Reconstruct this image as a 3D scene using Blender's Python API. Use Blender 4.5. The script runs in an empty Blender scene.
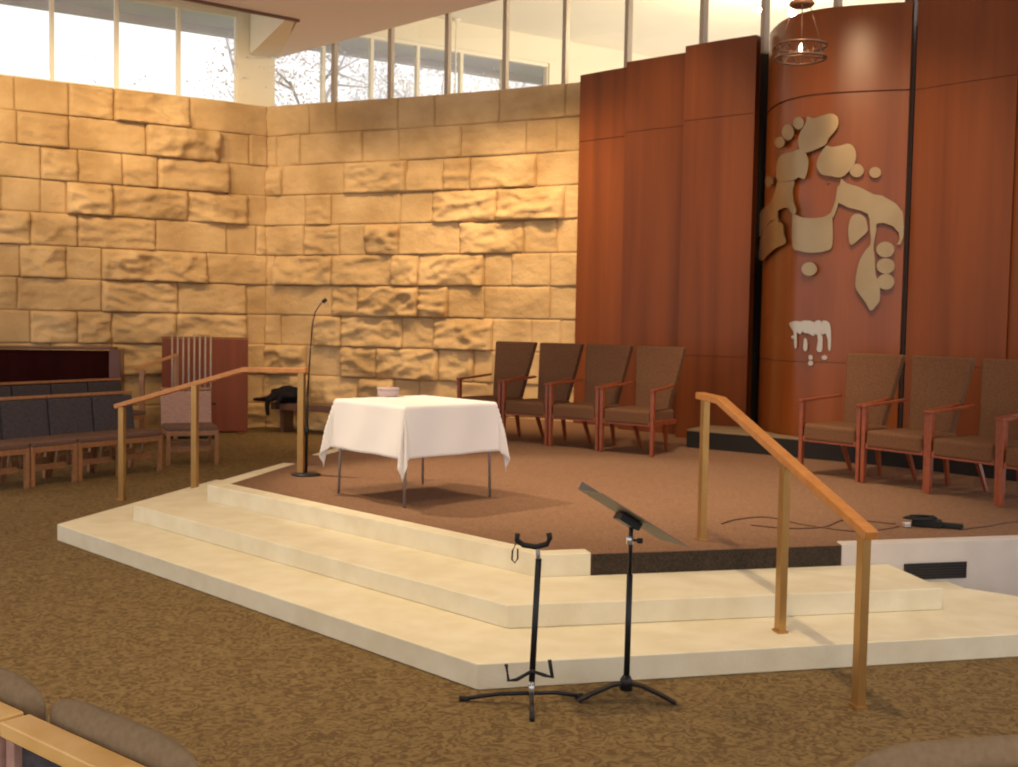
import bpy, bmesh, math, random
from mathutils import Vector, Matrix, noise
PI = math.pi
COL = bpy.context.scene.collection
random.seed(7)

# ---------------------------------------------------------------- mesh collector
class MB:
    def __init__(s): s.v = []; s.f = []; s.smooth = []
    def add(s, vs, fs, sm=False):
        n = len(s.v); s.v += [tuple(p) for p in vs]
        for f in fs: s.f.append([n+i for i in f]); s.smooth.append(sm)
        return s
    def box(s, c, d, rz=0, rot=None):
        m = (rot if rot is not None else Matrix.Rotation(rz, 3, 'Z')); c = Vector(c); vs = []
        for x in (-1, 1):
            for y in (-1, 1):
                for z in (-1, 1): vs.append(c + m @ Vector((x*d[0]/2, y*d[1]/2, z*d[2]/2)))
        return s.add(vs, [(0,1,3,2),(4,6,7,5),(0,4,5,1),(2,3,7,6),(0,2,6,4),(1,5,7,3)])
    def prism(s, poly, z0, z1):
        a = sum(poly[i][0]*poly[(i+1)%len(poly)][1]-poly[(i+1)%len(poly)][0]*poly[i][1] for i in range(len(poly)))
        if a < 0: poly = poly[::-1]
        n = len(poly)
        vs = [(p[0], p[1], z0) for p in poly] + [(p[0], p[1], z1) for p in poly]
        fs = [tuple(range(n))[::-1], tuple(range(n, 2*n))] + [(i, (i+1)%n, n+(i+1)%n, n+i) for i in range(n)]
        return s.add(vs, fs)
    def bar(s, p, q, w, h, up=(0,0,1), w2=None, h2=None):
        p = Vector(p); q = Vector(q); d = (q-p).normalized(); up = Vector(up)
        if abs(d.dot(up)) > .98: up = Vector((0,1,0))
        sx = d.cross(up).normalized(); u = sx.cross(d).normalized(); w2 = w2 or w; h2 = h2 or h
        vs = [p-sx*w/2-u*h/2, p+sx*w/2-u*h/2, p+sx*w/2+u*h/2, p-sx*w/2+u*h/2,
              q-sx*w2/2-u*h2/2, q+sx*w2/2-u*h2/2, q+sx*w2/2+u*h2/2, q-sx*w2/2+u*h2/2]
        return s.add(vs, [(0,1,2,3),(7,6,5,4),(0,4,5,1),(1,5,6,2),(2,6,7,3),(3,7,4,0)])
    def tube(s, path, r, n=10, r2=None, caps=True):
        P = [Vector(p) for p in path]; m = len(P); ref = Vector((0,0,1)); vs = []
        for i, p in enumerate(P):
            d = ((P[min(i+1,m-1)]-P[max(i-1,0)])).normalized()
            a = ref if abs(d.dot(ref)) < .9 else Vector((0,1,0))
            x = d.cross(a).normalized(); y = x.cross(d).normalized()
            rr = r if r2 is None else r+(r2-r)*i/(m-1)
            for k in range(n):
                t = 2*PI*k/n; vs.append(p+x*math.cos(t)*rr+y*math.sin(t)*rr)
        fs = [(i*n+k, i*n+(k+1)%n, (i+1)*n+(k+1)%n, (i+1)*n+k) for i in range(m-1) for k in range(n)]
        if caps: fs += [tuple(range(n))[::-1], tuple(range((m-1)*n, m*n))]
        return s.add(vs, fs, True)
    def lathe(s, prof, c=(0,0,0), n=24):
        vs = []; m = len(prof)
        for r, z in prof:
            for k in range(n):
                t = 2*PI*k/n; vs.append((c[0]+max(r,1e-4)*math.cos(t), c[1]+max(r,1e-4)*math.sin(t), c[2]+z))
        fs = [(i*n+k, i*n+(k+1)%n, (i+1)*n+(k+1)%n, (i+1)*n+k) for i in range(m-1) for k in range(n)]
        fs += [tuple(range(n))[::-1], tuple(range((m-1)*n, m*n))]
        return s.add(vs, fs, True)
    def ring(s, c, R, r, n=40, k=8):
        vs = []; 
        for i in range(n):
            a = 2*PI*i/n
            for j in range(k):
                b = 2*PI*j/k; vs.append((c[0]+(R+r*math.cos(b))*math.cos(a), c[1]+(R+r*math.cos(b))*math.sin(a), c[2]+r*math.sin(b)))
        fs = [(i*k+j, ((i+1)%n)*k+j, ((i+1)%n)*k+(j+1)%k, i*k+(j+1)%k) for i in range(n) for j in range(k)]
        return s.add(vs, fs, True)
    def grid(s, fn, nu, nv, sm=True):
        vs = [fn(i/nu, j/nv) for i in range(nu+1) for j in range(nv+1)]
        fs = [(i*(nv+1)+j, (i+1)*(nv+1)+j, (i+1)*(nv+1)+j+1, i*(nv+1)+j+1) for i in range(nu) for j in range(nv)]
        return s.add(vs, fs, sm)
    def build(s, name, mat, parent=None, bevel=0, seg=2, subsurf=0, smooth=False, solid=0):
        me = bpy.data.meshes.new(name); me.from_pydata(s.v, [], s.f); me.update()
        for p, sm in zip(me.polygons, s.smooth): p.use_smooth = sm or smooth or subsurf > 0
        me.materials.append(mat)
        o = bpy.data.objects.new(name, me); COL.objects.link(o)
        if parent: o.parent = parent
        if solid: m = o.modifiers.new('solid', 'SOLIDIFY'); m.thickness = solid; m.offset = 0
        if bevel:
            m = o.modifiers.new('bevel', 'BEVEL'); m.width = bevel; m.segments = seg; m.limit_method = 'ANGLE'
            for p in me.polygons: p.use_smooth = True
            m.harden_normals = True
        if subsurf: m = o.modifiers.new('sub', 'SUBSURF'); m.levels = subsurf; m.render_levels = subsurf
        return o
def tag(o, label=None, cat=None, group=None, kind=None):
    if label: o['label'] = label
    if cat: o['category'] = cat
    if group: o['group'] = group
    if kind: o['kind'] = kind
    return o
def empty(name, loc=(0,0,0), rz=0):
    o = bpy.data.objects.new(name, None); COL.objects.link(o); o.location = loc; o.rotation_euler = (0,0,rz); o.empty_display_size = .1
    return o
def copy_tree(o, parent=None):
    c = o.copy(); COL.objects.link(c); c.parent = parent
    for ch in list(KIDS.get(o.name, o.children)): copy_tree(ch, c)
    return c
KIDS = {}
def struct(o): o['kind'] = 'structure'; return o

# ---------------------------------------------------------------- materials
def mat(name, col, rough=.6, metal=0, spec=.5, col2=None, scale=8, detail=4, bump=0, bscale=40, stretch=None, coat=0, sheen=0, ramp=(.35,.65), dist=0):
    m = bpy.data.materials.new(name); m.use_nodes = True; nt = m.node_tree; b = nt.nodes['Principled BSDF']
    b.inputs['Base Color'].default_value = (*col, 1); b.inputs['Roughness'].default_value = rough; b.inputs['Metallic'].default_value = metal
    b.inputs['Specular IOR Level'].default_value = spec; b.inputs['Coat Weight'].default_value = coat; b.inputs['Sheen Weight'].default_value = sheen
    b.inputs['Coat Roughness'].default_value = .25
    tc = nt.nodes.new('ShaderNodeTexCoord'); mp = nt.nodes.new('ShaderNodeMapping'); nt.links.new(tc.outputs['Object'], mp.inputs[0])
    if stretch: mp.inputs['Scale'].default_value = stretch
    if col2:
        n = nt.nodes.new('ShaderNodeTexNoise'); n.inputs['Scale'].default_value = scale; n.inputs['Detail'].default_value = detail; n.inputs['Distortion'].default_value = dist
        r = nt.nodes.new('ShaderNodeValToRGB'); r.color_ramp.elements[0].color = (*col, 1); r.color_ramp.elements[1].color = (*col2, 1)
        r.color_ramp.elements[0].position = ramp[0]; r.color_ramp.elements[1].position = ramp[1]
        nt.links.new(mp.outputs[0], n.inputs[0]); nt.links.new(n.outputs[0], r.inputs[0]); nt.links.new(r.outputs[0], b.inputs['Base Color'])
    if bump:
        n2 = nt.nodes.new('ShaderNodeTexNoise'); n2.inputs['Scale'].default_value = bscale; n2.inputs['Detail'].default_value = 4
        bp = nt.nodes.new('ShaderNodeBump'); bp.inputs['Strength'].default_value = bump; bp.inputs['Distance'].default_value = .02
        nt.links.new(mp.outputs[0], n2.inputs[0]); nt.links.new(n2.outputs[0], bp.inputs['Height']); nt.links.new(bp.outputs[0], b.inputs['Normal'])
    return m
def carpet_mat(name, a, b2, c, sc):
    m = bpy.data.materials.new(name); m.use_nodes = True; nt = m.node_tree; b = nt.nodes['Principled BSDF']; b.inputs['Roughness'].default_value = .95
    b.inputs['Specular IOR Level'].default_value = .1
    tc = nt.nodes.new('ShaderNodeTexCoord'); n = nt.nodes.new('ShaderNodeTexNoise'); n.inputs['Scale'].default_value = sc*.55; n.inputs['Detail'].default_value = 2; n.inputs['Distortion'].default_value = 2.6
    r = nt.nodes.new('ShaderNodeValToRGB'); r.color_ramp.elements[0].color = (*a,1); r.color_ramp.elements[0].position = .38; r.color_ramp.elements[1].color = (*b2,1); r.color_ramp.elements[1].position = .62
    n2 = nt.nodes.new('ShaderNodeTexNoise'); n2.inputs['Scale'].default_value = 130; n2.inputs['Detail'].default_value = 3
    mx = nt.nodes.new('ShaderNodeMix'); mx.data_type = 'RGBA'; mx.inputs[7].default_value = (*c,1)
    r2 = nt.nodes.new('ShaderNodeValToRGB'); r2.color_ramp.elements[0].position = .45; r2.color_ramp.elements[1].position = .75; r2.color_ramp.elements[1].color = (.75,.75,.75,1)
    nt.links.new(tc.outputs['Object'], n.inputs[0]); nt.links.new(tc.outputs['Object'], n2.inputs[0]); nt.links.new(n.outputs[0], r.inputs[0]); nt.links.new(n2.outputs[0], r2.inputs[0])
    nt.links.new(r.outputs[0], mx.inputs[6]); nt.links.new(r2.outputs[0], mx.inputs[0]); nt.links.new(mx.outputs[2], b.inputs['Base Color'])
    bp = nt.nodes.new('ShaderNodeBump'); bp.inputs['Strength'].default_value = .5; bp.inputs['Distance'].default_value = .01
    nt.links.new(n2.outputs[0], bp.inputs['Height']); nt.links.new(bp.outputs[0], b.inputs['Normal'])
    return m
def wood_mat(name, a, b2, sc=(14,14,.6), rough=.35, coat=.4, bands=True):
    m = mat(name, a, rough, col2=b2, scale=1.0, detail=6, stretch=sc, coat=coat, ramp=(.3,.7), dist=.4)
    return m
M = {}
M['stone'] = mat('rough_limestone', (.50,.325,.155), .9, spec=.1, col2=(.70,.49,.26), scale=1.3, detail=7, bump=.5, bscale=22)
M['cutstone'] = mat('travertine', (.74,.66,.47), .6, spec=.3, col2=(.82,.75,.57), scale=5, detail=8, bump=.08, bscale=70)
M['carpet'] = carpet_mat('patterned_carpet', (.12,.075,.032), (.25,.17,.075), (.20,.135,.065), 24)
M['stage_carpet'] = carpet_mat('stage_carpet', (.17,.092,.052), (.29,.165,.10), (.27,.155,.10), 70)
M['riser_carpet'] = carpet_mat('riser_carpet', (.035,.025,.018), (.07,.05,.035), (.05,.04,.03), 60)
M['panel'] = wood_mat('cherry_panel', (.150,.036,.0065), (.245,.062,.011), (4,4,.14), .5, .05)
M['ark'] = wood_mat('cherry_ark', (.19,.044,.007), (.30,.078,.013), (4,4,.12), .3, .25)
M['chairwood'] = wood_mat('chair_wood', (.23,.045,.015), (.33,.08,.025), (20,20,20), .35, .3)
M['railwood'] = wood_mat('rail_wood', (.50,.19,.04), (.62,.26,.065), (18,18,18), .4, .1)
M['tube'] = mat('dull_tube', (.42,.37,.34), .4, metal=.7)
M['pewwood'] = wood_mat('pew_wood', (.30,.13,.055), (.40,.19,.08), (18,18,18), .45, .1)
M['oak'] = wood_mat('oak_back', (.75,.42,.12), (.85,.52,.18), (10,10,10), .4, .1)
M['brass'] = mat('bronze_post', (.46,.26,.085), .36, metal=.75, col2=(.50,.29,.10), scale=6)
M['art'] = mat('brushed_brass', (.30,.20,.105), .36, metal=.85, col2=(.34,.24,.13), scale=3)
M['silver'] = mat('silver_plate', (.52,.45,.36), .35, metal=.6)
M['fabric'] = mat('brown_upholstery', (.15,.070,.035), .9, spec=.08, col2=(.19,.095,.05), scale=60, detail=2, bump=.1, bscale=200)
M['lamp_iron'] = mat('bronze_iron', (.16,.09,.06), .4, metal=.6)
M['pewfabric'] = mat('slate_upholstery', (.065,.055,.062), .9, spec=.1, col2=(.09,.078,.085), scale=40)
M['pinkfabric'] = mat('mauve_upholstery', (.42,.24,.19), .9, spec=.1, col2=(.50,.30,.24), scale=40)
M['pewseat'] = mat('mauve_brown_seat', (.15,.085,.065), .9, spec=.1, col2=(.20,.12,.09), scale=40)
M['greyfabric'] = mat('taupe_upholstery', (.24,.165,.095), .95, spec=.05, col2=(.28,.20,.12), scale=50)
M['cloth'] = mat('white_linen', (.83,.79,.77), .85, spec=.15, bump=.05, bscale=160)
M['black'] = mat('black_metal', (.012,.012,.014), .4, metal=.3)
M['blackcloth'] = mat('black_cloth', (.012,.010,.012), .95, spec=.1, col2=(.02,.017,.02), scale=20)
M['rubber'] = mat('black_rubber', (.01,.01,.01), .8)
M['grey_metal'] = mat('grey_desk_metal', (.16,.13,.10), .5, metal=.4)
M['chrome'] = mat('chrome', (.72,.70,.70), .3, metal=.85)
M['steel'] = mat('steel_tube', (.36,.33,.33), .4, metal=.6)
M['frame'] = mat('cream_frame', (.86,.80,.66), .6)
M['mullion'] = mat('taupe_mullion', (.42,.33,.25), .5)
M['plaster'] = mat('cream_plaster', (.84,.77,.60), .9, spec=.1, col2=(.86,.79,.63), scale=2)
M['ceiling'] = mat('ceiling_plaster', (.90,.84,.78), .95, spec=.1)
M['trimdark'] = mat('dark_wood_trim', (.16,.07,.035), .5)
M['eave'] = mat('grey_eave', (.66,.66,.72), .9)
M['whitewall'] = mat('whitewashed_stone', (.58,.52,.47), .8, col2=(.62,.56,.51), scale=6)
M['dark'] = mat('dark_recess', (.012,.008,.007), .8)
M['vent'] = mat('vent_slats', (.02,.015,.014), .6)
M['cabinet'] = wood_mat('mahogany', (.17,.038,.014), (.23,.052,.018), (8,8,.5), .6, 0)
M['piano'] = wood_mat('dark_mahogany', (.022,.004,.004), (.03,.006,.005), (6,6,.6), .95, 0)
M['piano'].node_tree.nodes['Principled BSDF'].inputs['Specular IOR Level'].default_value = .05
M['panel'].node_tree.nodes['Principled BSDF'].inputs['Specular IOR Level'].default_value = .3
M['pianoend'] = wood_mat('brown_mahogany', (.12,.035,.018), (.16,.05,.025), (6,6,.6), .35, .2)
M['ledge'] = wood_mat('ledge_wood', (.12,.055,.03), (.16,.08,.045), (3,3,3), .5, .1)
M['bark'] = mat('bark', (.66,.64,.66), .9, col2=(.72,.70,.72), scale=12)  # nearly white, so the branches look washed out by outdoor glare
M['leaf'] = mat('overexposed_leaf', (.78,.80,.82), .8, col2=(.86,.86,.86), scale=3)  # leaf colour paled to carry the overexposed daylight outside
M['grass'] = mat('grass', (.16,.2,.08), .95, col2=(.2,.25,.1), scale=4)
M['lavender'] = mat('pale_lilac_tin', (.50,.38,.36), .5)
def emis(name, col, s):
    m = bpy.data.materials.new(name); m.use_nodes = True; b = m.node_tree.nodes['Principled BSDF']
    b.inputs['Base Color'].default_value = (*col,1); b.inputs['Emission Color'].default_value = (*col,1); b.inputs['Emission Strength'].default_value = s; return m
M['bulb'] = emis('lit_bulb', (1,.85,.6), 6)
def glass(name, tint=(1,1,1), mixf=.06):
    m = bpy.data.materials.new(name); m.use_nodes = True; nt = m.node_tree; nt.nodes.clear()
    o = nt.nodes.new('ShaderNodeOutputMaterial'); t = nt.nodes.new('ShaderNodeBsdfTransparent'); g = nt.nodes.new('ShaderNodeBsdfGlossy'); mx = nt.nodes.new('ShaderNodeMixShader')
    t.inputs[0].default_value = (*tint,1); g.inputs['Roughness'].default_value = .02; lw_ = nt.nodes.new('ShaderNodeLayerWeight'); lw_.inputs[0].default_value = .5; pw = nt.nodes.new('ShaderNodeMath'); pw.operation = 'POWER'; pw.inputs[1].default_value = 5; nt.links.new(lw_.outputs['Facing'], pw.inputs[0]); fr = nt.nodes.new('ShaderNodeMath'); fr.operation = 'MULTIPLY_ADD'; fr.inputs[1].default_value = .6; fr.inputs[2].default_value = .03; nt.links.new(pw.outputs[0], fr.inputs[0])
    nt.links.new(fr.outputs[0], mx.inputs[0]); nt.links.new(t.outputs[0], mx.inputs[1]); nt.links.new(g.outputs[0], mx.inputs[2]); nt.links.new(mx.outputs[0], o.inputs[0]); return m
M['glass'] = glass('window_glass')

def P2(l): return [Vector((p[0], p[1])) for p in l]
def offset_poly(pts, d):   # shift an open plan polyline to its left by d
    pts = P2(pts); out = []
    for i, p in enumerate(pts):
        a = (pts[i]-pts[i-1]).normalized() if i > 0 else None
        b = (pts[i+1]-pts[i]).normalized() if i < len(pts)-1 else None
        if a is None: a = b
        if b is None: b = a
        na = Vector((-a.y, a.x)); nb = Vector((-b.y, b.x)); n = (na+nb).normalized(); out.append(p + n*d/max(.3, n.dot(na)))
    return out
def strip(pts, t, z0, z1, mb=None):   # wall of thickness t to the left of an open polyline
    mb = mb or MB(); a = P2(pts); b = offset_poly(pts, t); n = len(a)
    vs = []
    for i in range(n): vs += [(a[i].x,a[i].y,z0),(b[i].x,b[i].y,z0),(b[i].x,b[i].y,z1),(a[i].x,a[i].y,z1)]
    fs = []
    for i in range(n-1):
        for k in range(4): fs.append((i*4+k, i*4+(k+1)%4, i*4+4+(k+1)%4, i*4+4+k))
    fs += [(3,2,1,0), ((n-1)*4, (n-1)*4+1, (n-1)*4+2, (n-1)*4+3)]
    mb.add(vs, fs); return mb

# ================================================================ PLAN
ZP = .39                       # platform height
ZT = 5.095                     # top of stone wall
ZC = 5.875                     # ceiling underside
CORNER = (-3.911, 17.952)
BACK = [(-3.911,17.952),(-2.836,17.471),(-1.401,16.881),(-.205,16.307),(.88,15.709),(1.5,15.3)]
LDIR = Vector((-7.213+3.911, 15.912-17.952)).normalized()     # from the corner leftwards

# ---- floor and ground
flo = MB().prism([(-12,-4),(9,-4),(9,12),(4,15.5),(-3.8,18.3),(-12,13.3)], -.1, 0).build('floor', M['carpet']); struct(flo)
g = MB().prism([(-30,14.5),(-12.2,13.7),(-3.9,18.85),(9,26.8),(30,40),(30,60),(-30,60)], -.15, -.05).build('lawn', M['grass']); struct(g)

# ---- steps and platform
K1, C1 = (-.125,5.305), (-3.518,8.689)
K2, C2 = (.016,5.929), (-2.983,8.868)
K3, C3 = (.204,6.60), (-2.466,9.141)
sd = Vector((.227,1)).normalized()            # direction of the platform's left side
def along(p, t, d=sd): return (p[0]+d.x*t, p[1]+d.y*t)
fr = Vector((1,.25)).normalized()
def front(x): return (x, 6.60+.25*(x-.204))
def fr1(x): return (x, 5.305+.243*(x+.125))
def fr2(x): return (x, 5.929+.2255*(x-.016))
gap = .004
Sx = along(C3, 2.0)
st1 = MB().prism([C1, K1, fr1(3.85), (3.3,6.80), (2.935,7.08), (2.90, front(2.9)[1]-gap), (K3[0], K3[1]-gap), (C3[0]-gap, C3[1]-gap), (Sx[0]-gap, Sx[1]), along(C1, 2.6)], 0, .13)
o = st1.build('stone_step', M['cutstone'], bevel=.008); tag(o, 'lowest and widest pale stone step, wrapping round the carpeted platform at floor level', 'step', 'stone steps up to the platform')
st2 = MB().prism([C2, K2, (2.571,6.505), (2.47,front(2.47)[1]-gap), (K3[0], K3[1]-gap), (C3[0]-gap, C3[1]-gap), (Sx[0]-gap, Sx[1]), along(C2, 2.25)], .13, .26)
o = st2.build('stone_step', M['cutstone'], bevel=.008); tag(o, 'middle pale stone step lying on the lowest one, below the platform edge', 'step', 'stone steps up to the platform')
cw = .12
E0, E1 = along(C3, 1.49), along(C3, 2.19)
inC3 = (C3[0]+.105, C3[1]+.06); inK3 = (K3[0]+.02, K3[1]+.13); k592 = front(.515); ik592 = (k592[0]-.03, k592[1]+cw)
ie0 = (E0[0]+cw, E0[1]-.03)
o = MB().prism([E0, C3, K3, k592, ik592, inK3, (C3[0]+.17, C3[1]+.07), ie0], 0, ZP+.006).build('stone_curb', M['cutstone'], bevel=.008)
tag(o, 'pale stone curb edging the platform above the middle step, bent at its front corner', 'curb')
se = along(C3, 7.3)
E1b = along(C3, 2.19); iE1 = (E1b[0]+cw, E1b[1]-.03); ise = (se[0]+cw, se[1]-.03)
o = MB().prism([E1b, iE1, ise, se], 0, ZP+.006).build('stone_curb', M['cutstone'], bevel=.008)
tag(o, 'narrow pale stone curb strip on the platform edge behind the microphone stand', 'curb')
g2 = .002
platform = [(C3[0]+.17+g2, C3[1]+.07+g2), (inK3[0], inK3[1]+g2), (ik592[0]+g2, ik592[1]+g2), (k592[0]+g2, k592[1]), (front(2.142)[0]-g2, front(2.142)[1]), (front(2.142)[0]-g2, front(2.142)[1]+.12), (front(6)[0], front(6)[1]+.12),
            (6.2,9.6), (3.4,14.5), (1.5,15.5), (-.9,16.75), (ise[0]+g2, ise[1]-.03), (iE1[0]+g2, iE1[1]), (E1b[0]+g2, E1b[1]-g2), (E0[0]+g2, E0[1]+g2), (ie0[0]+g2, ie0[1]+g2)]
o = MB().prism(platform, 0, ZP).build('platform_floor', M['stage_carpet']); struct(o)
rb = MB().prism([(k592[0]+.004, k592[1]-.006), (front(2.138)[0], front(2.138)[1]-.006), (front(2.138)[0], front(2.138)[1]-.001), (k592[0]+.004, k592[1]-.001)], .262, ZP-.004).build('trim_1', M['riser_carpet']); struct(rb)
wf = front(2.142); we = front(6)
ww = MB().prism([wf, we, (we[0], we[1]+.118), (wf[0], wf[1]+.118)], 0, ZP+.003).build('wall_platform', M['whitewall'], bevel=.006); struct(ww)
# vent in the white wall
va, vb = front(2.585), front(3.04)
t = empty('air_vent', (va[0], va[1], .20)); tag(t, 'dark rectangular air vent in the white platform wall right of the steps', 'vent')
vm = (Vector(va)+Vector(vb))/2; an = math.atan2(.25,1)
def loc(x, y, z, t=t): return (x, y, z)
mb = MB()
n_ = Vector((-math.sin(an), math.cos(an)))
def vpt(u, d, z): 
    p = Vector((0,0)) + Vector((math.cos(an), math.sin(an)))*u + n_*d
    return (p.x, p.y, z)
L = .46
MB().box(vpt(L/2, -.003, 0), (L, .006, .10), an).build('backing', M['dark'], t)
fm = MB(); fm.box(vpt(L/2,-.009,.05),(L,.006,.008),an); fm.box(vpt(L/2,-.009,-.05),(L,.006,.008),an); fm.box(vpt(.004,-.009,0),(.008,.006,.10),an); fm.box(vpt(L-.004,-.009,0),(.008,.006,.10),an)
fm.build('frame', M['vent'], t)
sm_ = MB()
for k in range(5): sm_.box(vpt(L/2,-.008,-.035+k*.0175),(L-.02,.004,.005),an)
sm_.build('grille', M['vent'], t)

# ---- rough stone walls : every block a displaced patch in one mesh per wall
JB = [[.83,1.31,2.37,2.99,4.06,5.12],[.2,.65,1.77,2.39,3.45,4.51,4.98],[.33,1.46,2.53,3.16,3.61,4.68],[.75,1.23,2.43,2.98,4.06,5.14],[.74,1.38,1.84,2.42,3.46,4.51,5.02],
 [.17,1.26,2.31,2.77,3.86,4.32,4.93],[1.26,1.74,2.78,3.27,3.87,4.94],[.3,.92,1.43,2.51,3.04,4.01,4.65,5.11],[.79,1.43,2.07,3.13,3.72,4.02,4.79],[.49,.87,1.74,2.37,2.8,3.48,4.31,4.92],[.6,1.5,2.2,3.3,4.2,4.9]]
JL = [[1.23,2.35,2.98,3.7],[.29,.77,1.89,2.98,3.67],[.62,1.71,2.23,2.85,3.36],[.32,1.26,2.37,3.01,3.36],[.17,.65,1.74,2.86,3.5],[.96,2.53,3.02,3.64],[.34,1.4,2.53,3.68],[.32,1.43,2.39,2.87,3.51],[.63,1.26,2.39,3.24],[.5,1.36,2.26,3.11,3.65],[.7,1.5,2.4,3.2]]
# blocks with a strong rough projection: (course, index)
PROUD_B = {(3,4):.07,(3,5):.10,(4,3):.10,(4,5):.05,(5,1):.07,(5,3):.09,(6,3):.09,(6,4):.03,(6,1):.06,(7,1):.0,(7,5):.07,(8,0):.09,(8,2):.08,(8,3):.07,(7,3):.07,(9,1):.07,(9,3):.06,(2,2):.07,(5,4):.07,(6,2):.09,(7,2):.05,(9,0):.05}
PROUD_L = {(0,1):.09,(0,2):.07,(1,2):.11,(1,3):.03,(2,1):.07,(3,2):.05,(3,3):.09,(5,1):.10,(6,2):.05,(4,2):.02,(0,3):.03,(7,1):.05,(8,2):.06,(3,1):.07,(5,3):.06,(7,3):.08}
def stone_wall(name, polyl, joints, proud, side, seed):
    polyl = P2(polyl); seg = []; acc = 0
    for p, q in zip(polyl[:-1], polyl[1:]):
        L = (q-p).length; seg.append((acc, L, p, (q-p)/L)); acc += L
    def at(s):
        for a, L, p, d in seg:
            if s <= a+L or a == seg[-1][0]:
                return p+d*(s-a), Vector((d.y,-d.x))*side
    mb = MB(); H = .4694; rnd = random.Random(seed)
    for c in range(11):
        zt = ZT-c*H; zb = max(zt-H, 0)
        js = [0]+list(joints[c])
        while js[-1] < acc-.9: js.append(js[-1]+rnd.uniform(.5,1.2))
        js.append(acc)
        for b in range(len(js)-1):
            s0, s1 = js[b], js[b+1]; pr = proud.get((c,b), rnd.choice([0,0,.01,.02,.03,.045])); 
            rough = rnd.uniform(.014,.034)+pr*.95; off = rnd.uniform(0,50); L_ = s1-s0
            m1 = max(5,int(L_/.035)); m2 = 14; ex = .007
            us = [0, ex/L_]+[ex/L_+(1-2*ex/L_)*k/m1 for k in range(1,m1)]+[1-ex/L_, 1]
            vv = [0, ex/(zt-zb)]+[ex/(zt-zb)+(1-2*ex/(zt-zb))*k/m2 for k in range(1,m2)]+[1-ex/(zt-zb), 1]
            tilt = rnd.uniform(-.02,.02); tilt2 = rnd.uniform(-.02,.02); lip = rnd.uniform(.02,.13)
            def fn(ui, vi):
                u = us[int(round(ui*(len(us)-1)))]; v = vv[int(round(vi*(len(vv)-1)))]
                s = s0+L_*u; z = zb+(zt-zb)*v; p, n = at(s)
                rim = u in (0,1) or v in (0,1)
                ev0 = v*(zt-zb); ev1 = (1-v)*(zt-zb); eu = min(u,1-u)*L_
                V3 = Vector((s*1.0+z*.5+off, z*2.4, off))
                big = noise.noise(V3)*.8+noise.noise(Vector((s*2.2-z*1.5+off, z*6.5, off)))*.35
                fine = noise.noise(Vector((s*6+z*4+off, z*15, off)))*.28+noise.noise(Vector((s*16, z*30, off)))*.20+noise.noise(Vector((s*45, z*60, off)))*.13
                rg = 1-abs(noise.noise(Vector((s*1.7+off+z*1.6, z*5.0-s*1.3, off+5)))*2.2)
                d = .020+pr*.8+rough*(big*1.0+fine*1.0)+tilt*(v-.5)+tilt2*(u-.5)
                if pr > .035:
                    d += rough*.6*rg*rg
                    d *= min(1, .30+ev1/lip)*min(1,.55+eu/.05)
                d = max(.006, d)
                if rim: d = -.004 if pr < .03 else .0
                q = p+n*d; return (q.x, q.y, z)
            mb.grid(fn, len(us)-1, len(vv)-1, True)
    # body behind
    back = [ (p.x,p.y) for p in polyl ]
    o = mb.build(name, M['stone']); struct(o); return o
stone_wall('wall_back', BACK, JB, PROUD_B, 1, 3)
lend = Vector(CORNER)+LDIR*9.2
stone_wall('wall_left', [CORNER, tuple(lend)], JL, PROUD_L, -1, 5)
core = strip(BACK, .35, 0, ZT-.01); o = core.build('wall_back_core', M['stone']); struct(o)
lw = [tuple(lend), CORNER]
core = strip(lw, .35, 0, ZT-.01); o = core.build('wall_left_core', M['stone']); struct(o)

# ---- outer wall with clerestory windows, running straight on behind the curved wall
OD = -LDIR
def outer(u, d=0): # u metres from the corner, positive to the right
    n = Vector((-OD.y, OD.x)); p = Vector(CORNER)+OD*u+n*d; return (p.x, p.y)
ZH, ZCH = 6.50, 6.95
def outwall(u0, u1, z0, z1, d0=.02, d1=.22): return MB().prism([outer(u0,d0),outer(u1,d0),outer(u1,d1),outer(u0,d1)], z0, z1)
ends = 5.36
o = outwall(-9.2, 12, ZH+.0, ZCH).build('wall_outer_header', M['plaster']); struct(o)
o = outwall(0.4, ends, 0, ZT-.02).build('wall_outer_sill', M['plaster']); struct(o)
o = outwall(ends, 12, 0, ZH).build('wall_outer', M['plaster']); struct(o)
o = outwall(-.46, .12, ZT, ZH).build('wall_corner', M['plaster']); struct(o)
def window_run(name, us, z0, z1):
    w = MB(); fw = .055
    for a in us: w.add(*[[],[]]) if False else w.prism([outer(a-fw/2,.06),outer(a+fw/2,.06),outer(a+fw/2,.16),outer(a-fw/2,.16)], z0, z1)
    w.prism([outer(us[0],.055),outer(us[-1],.055),outer(us[-1],.165),outer(us[0],.165)], z1-.06, z1+.0)
    w.prism([outer(us[0],.055),outer(us[-1],.055),outer(us[-1],.165),outer(us[0],.165)], z0, z0+.03)
    f = w.build(name, M['frame']); struct(f)
    p = MB().prism([outer(us[0],.10),outer(us[-1],.10),outer(us[-1],.106),outer(us[0],.106)], z0+.02, z1-.03).build('pane', M['glass'], f)
window_run('window_1', [-.46,-1.37,-2.28,-3.18,-4.09,-5.0,-5.9,-6.8,-7.7,-8.6], ZT+.0, ZH)
window_run('window_2', [.12,.98,1.84,2.70,3.55,4.40,ends], ZT-.0, ZH)
ev = MB().prism([outer(-9.5,.23),outer(12,.23),outer(12,1.35),outer(-9.5,1.35)], 6.55, 6.62); ev.prism([outer(-9.5,1.30),outer(12,1.30),outer(12,1.40),outer(-9.5,1.40)], 6.42, 6.62)
o = ev.build('roof_eave', M['eave']); struct(o)

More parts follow.
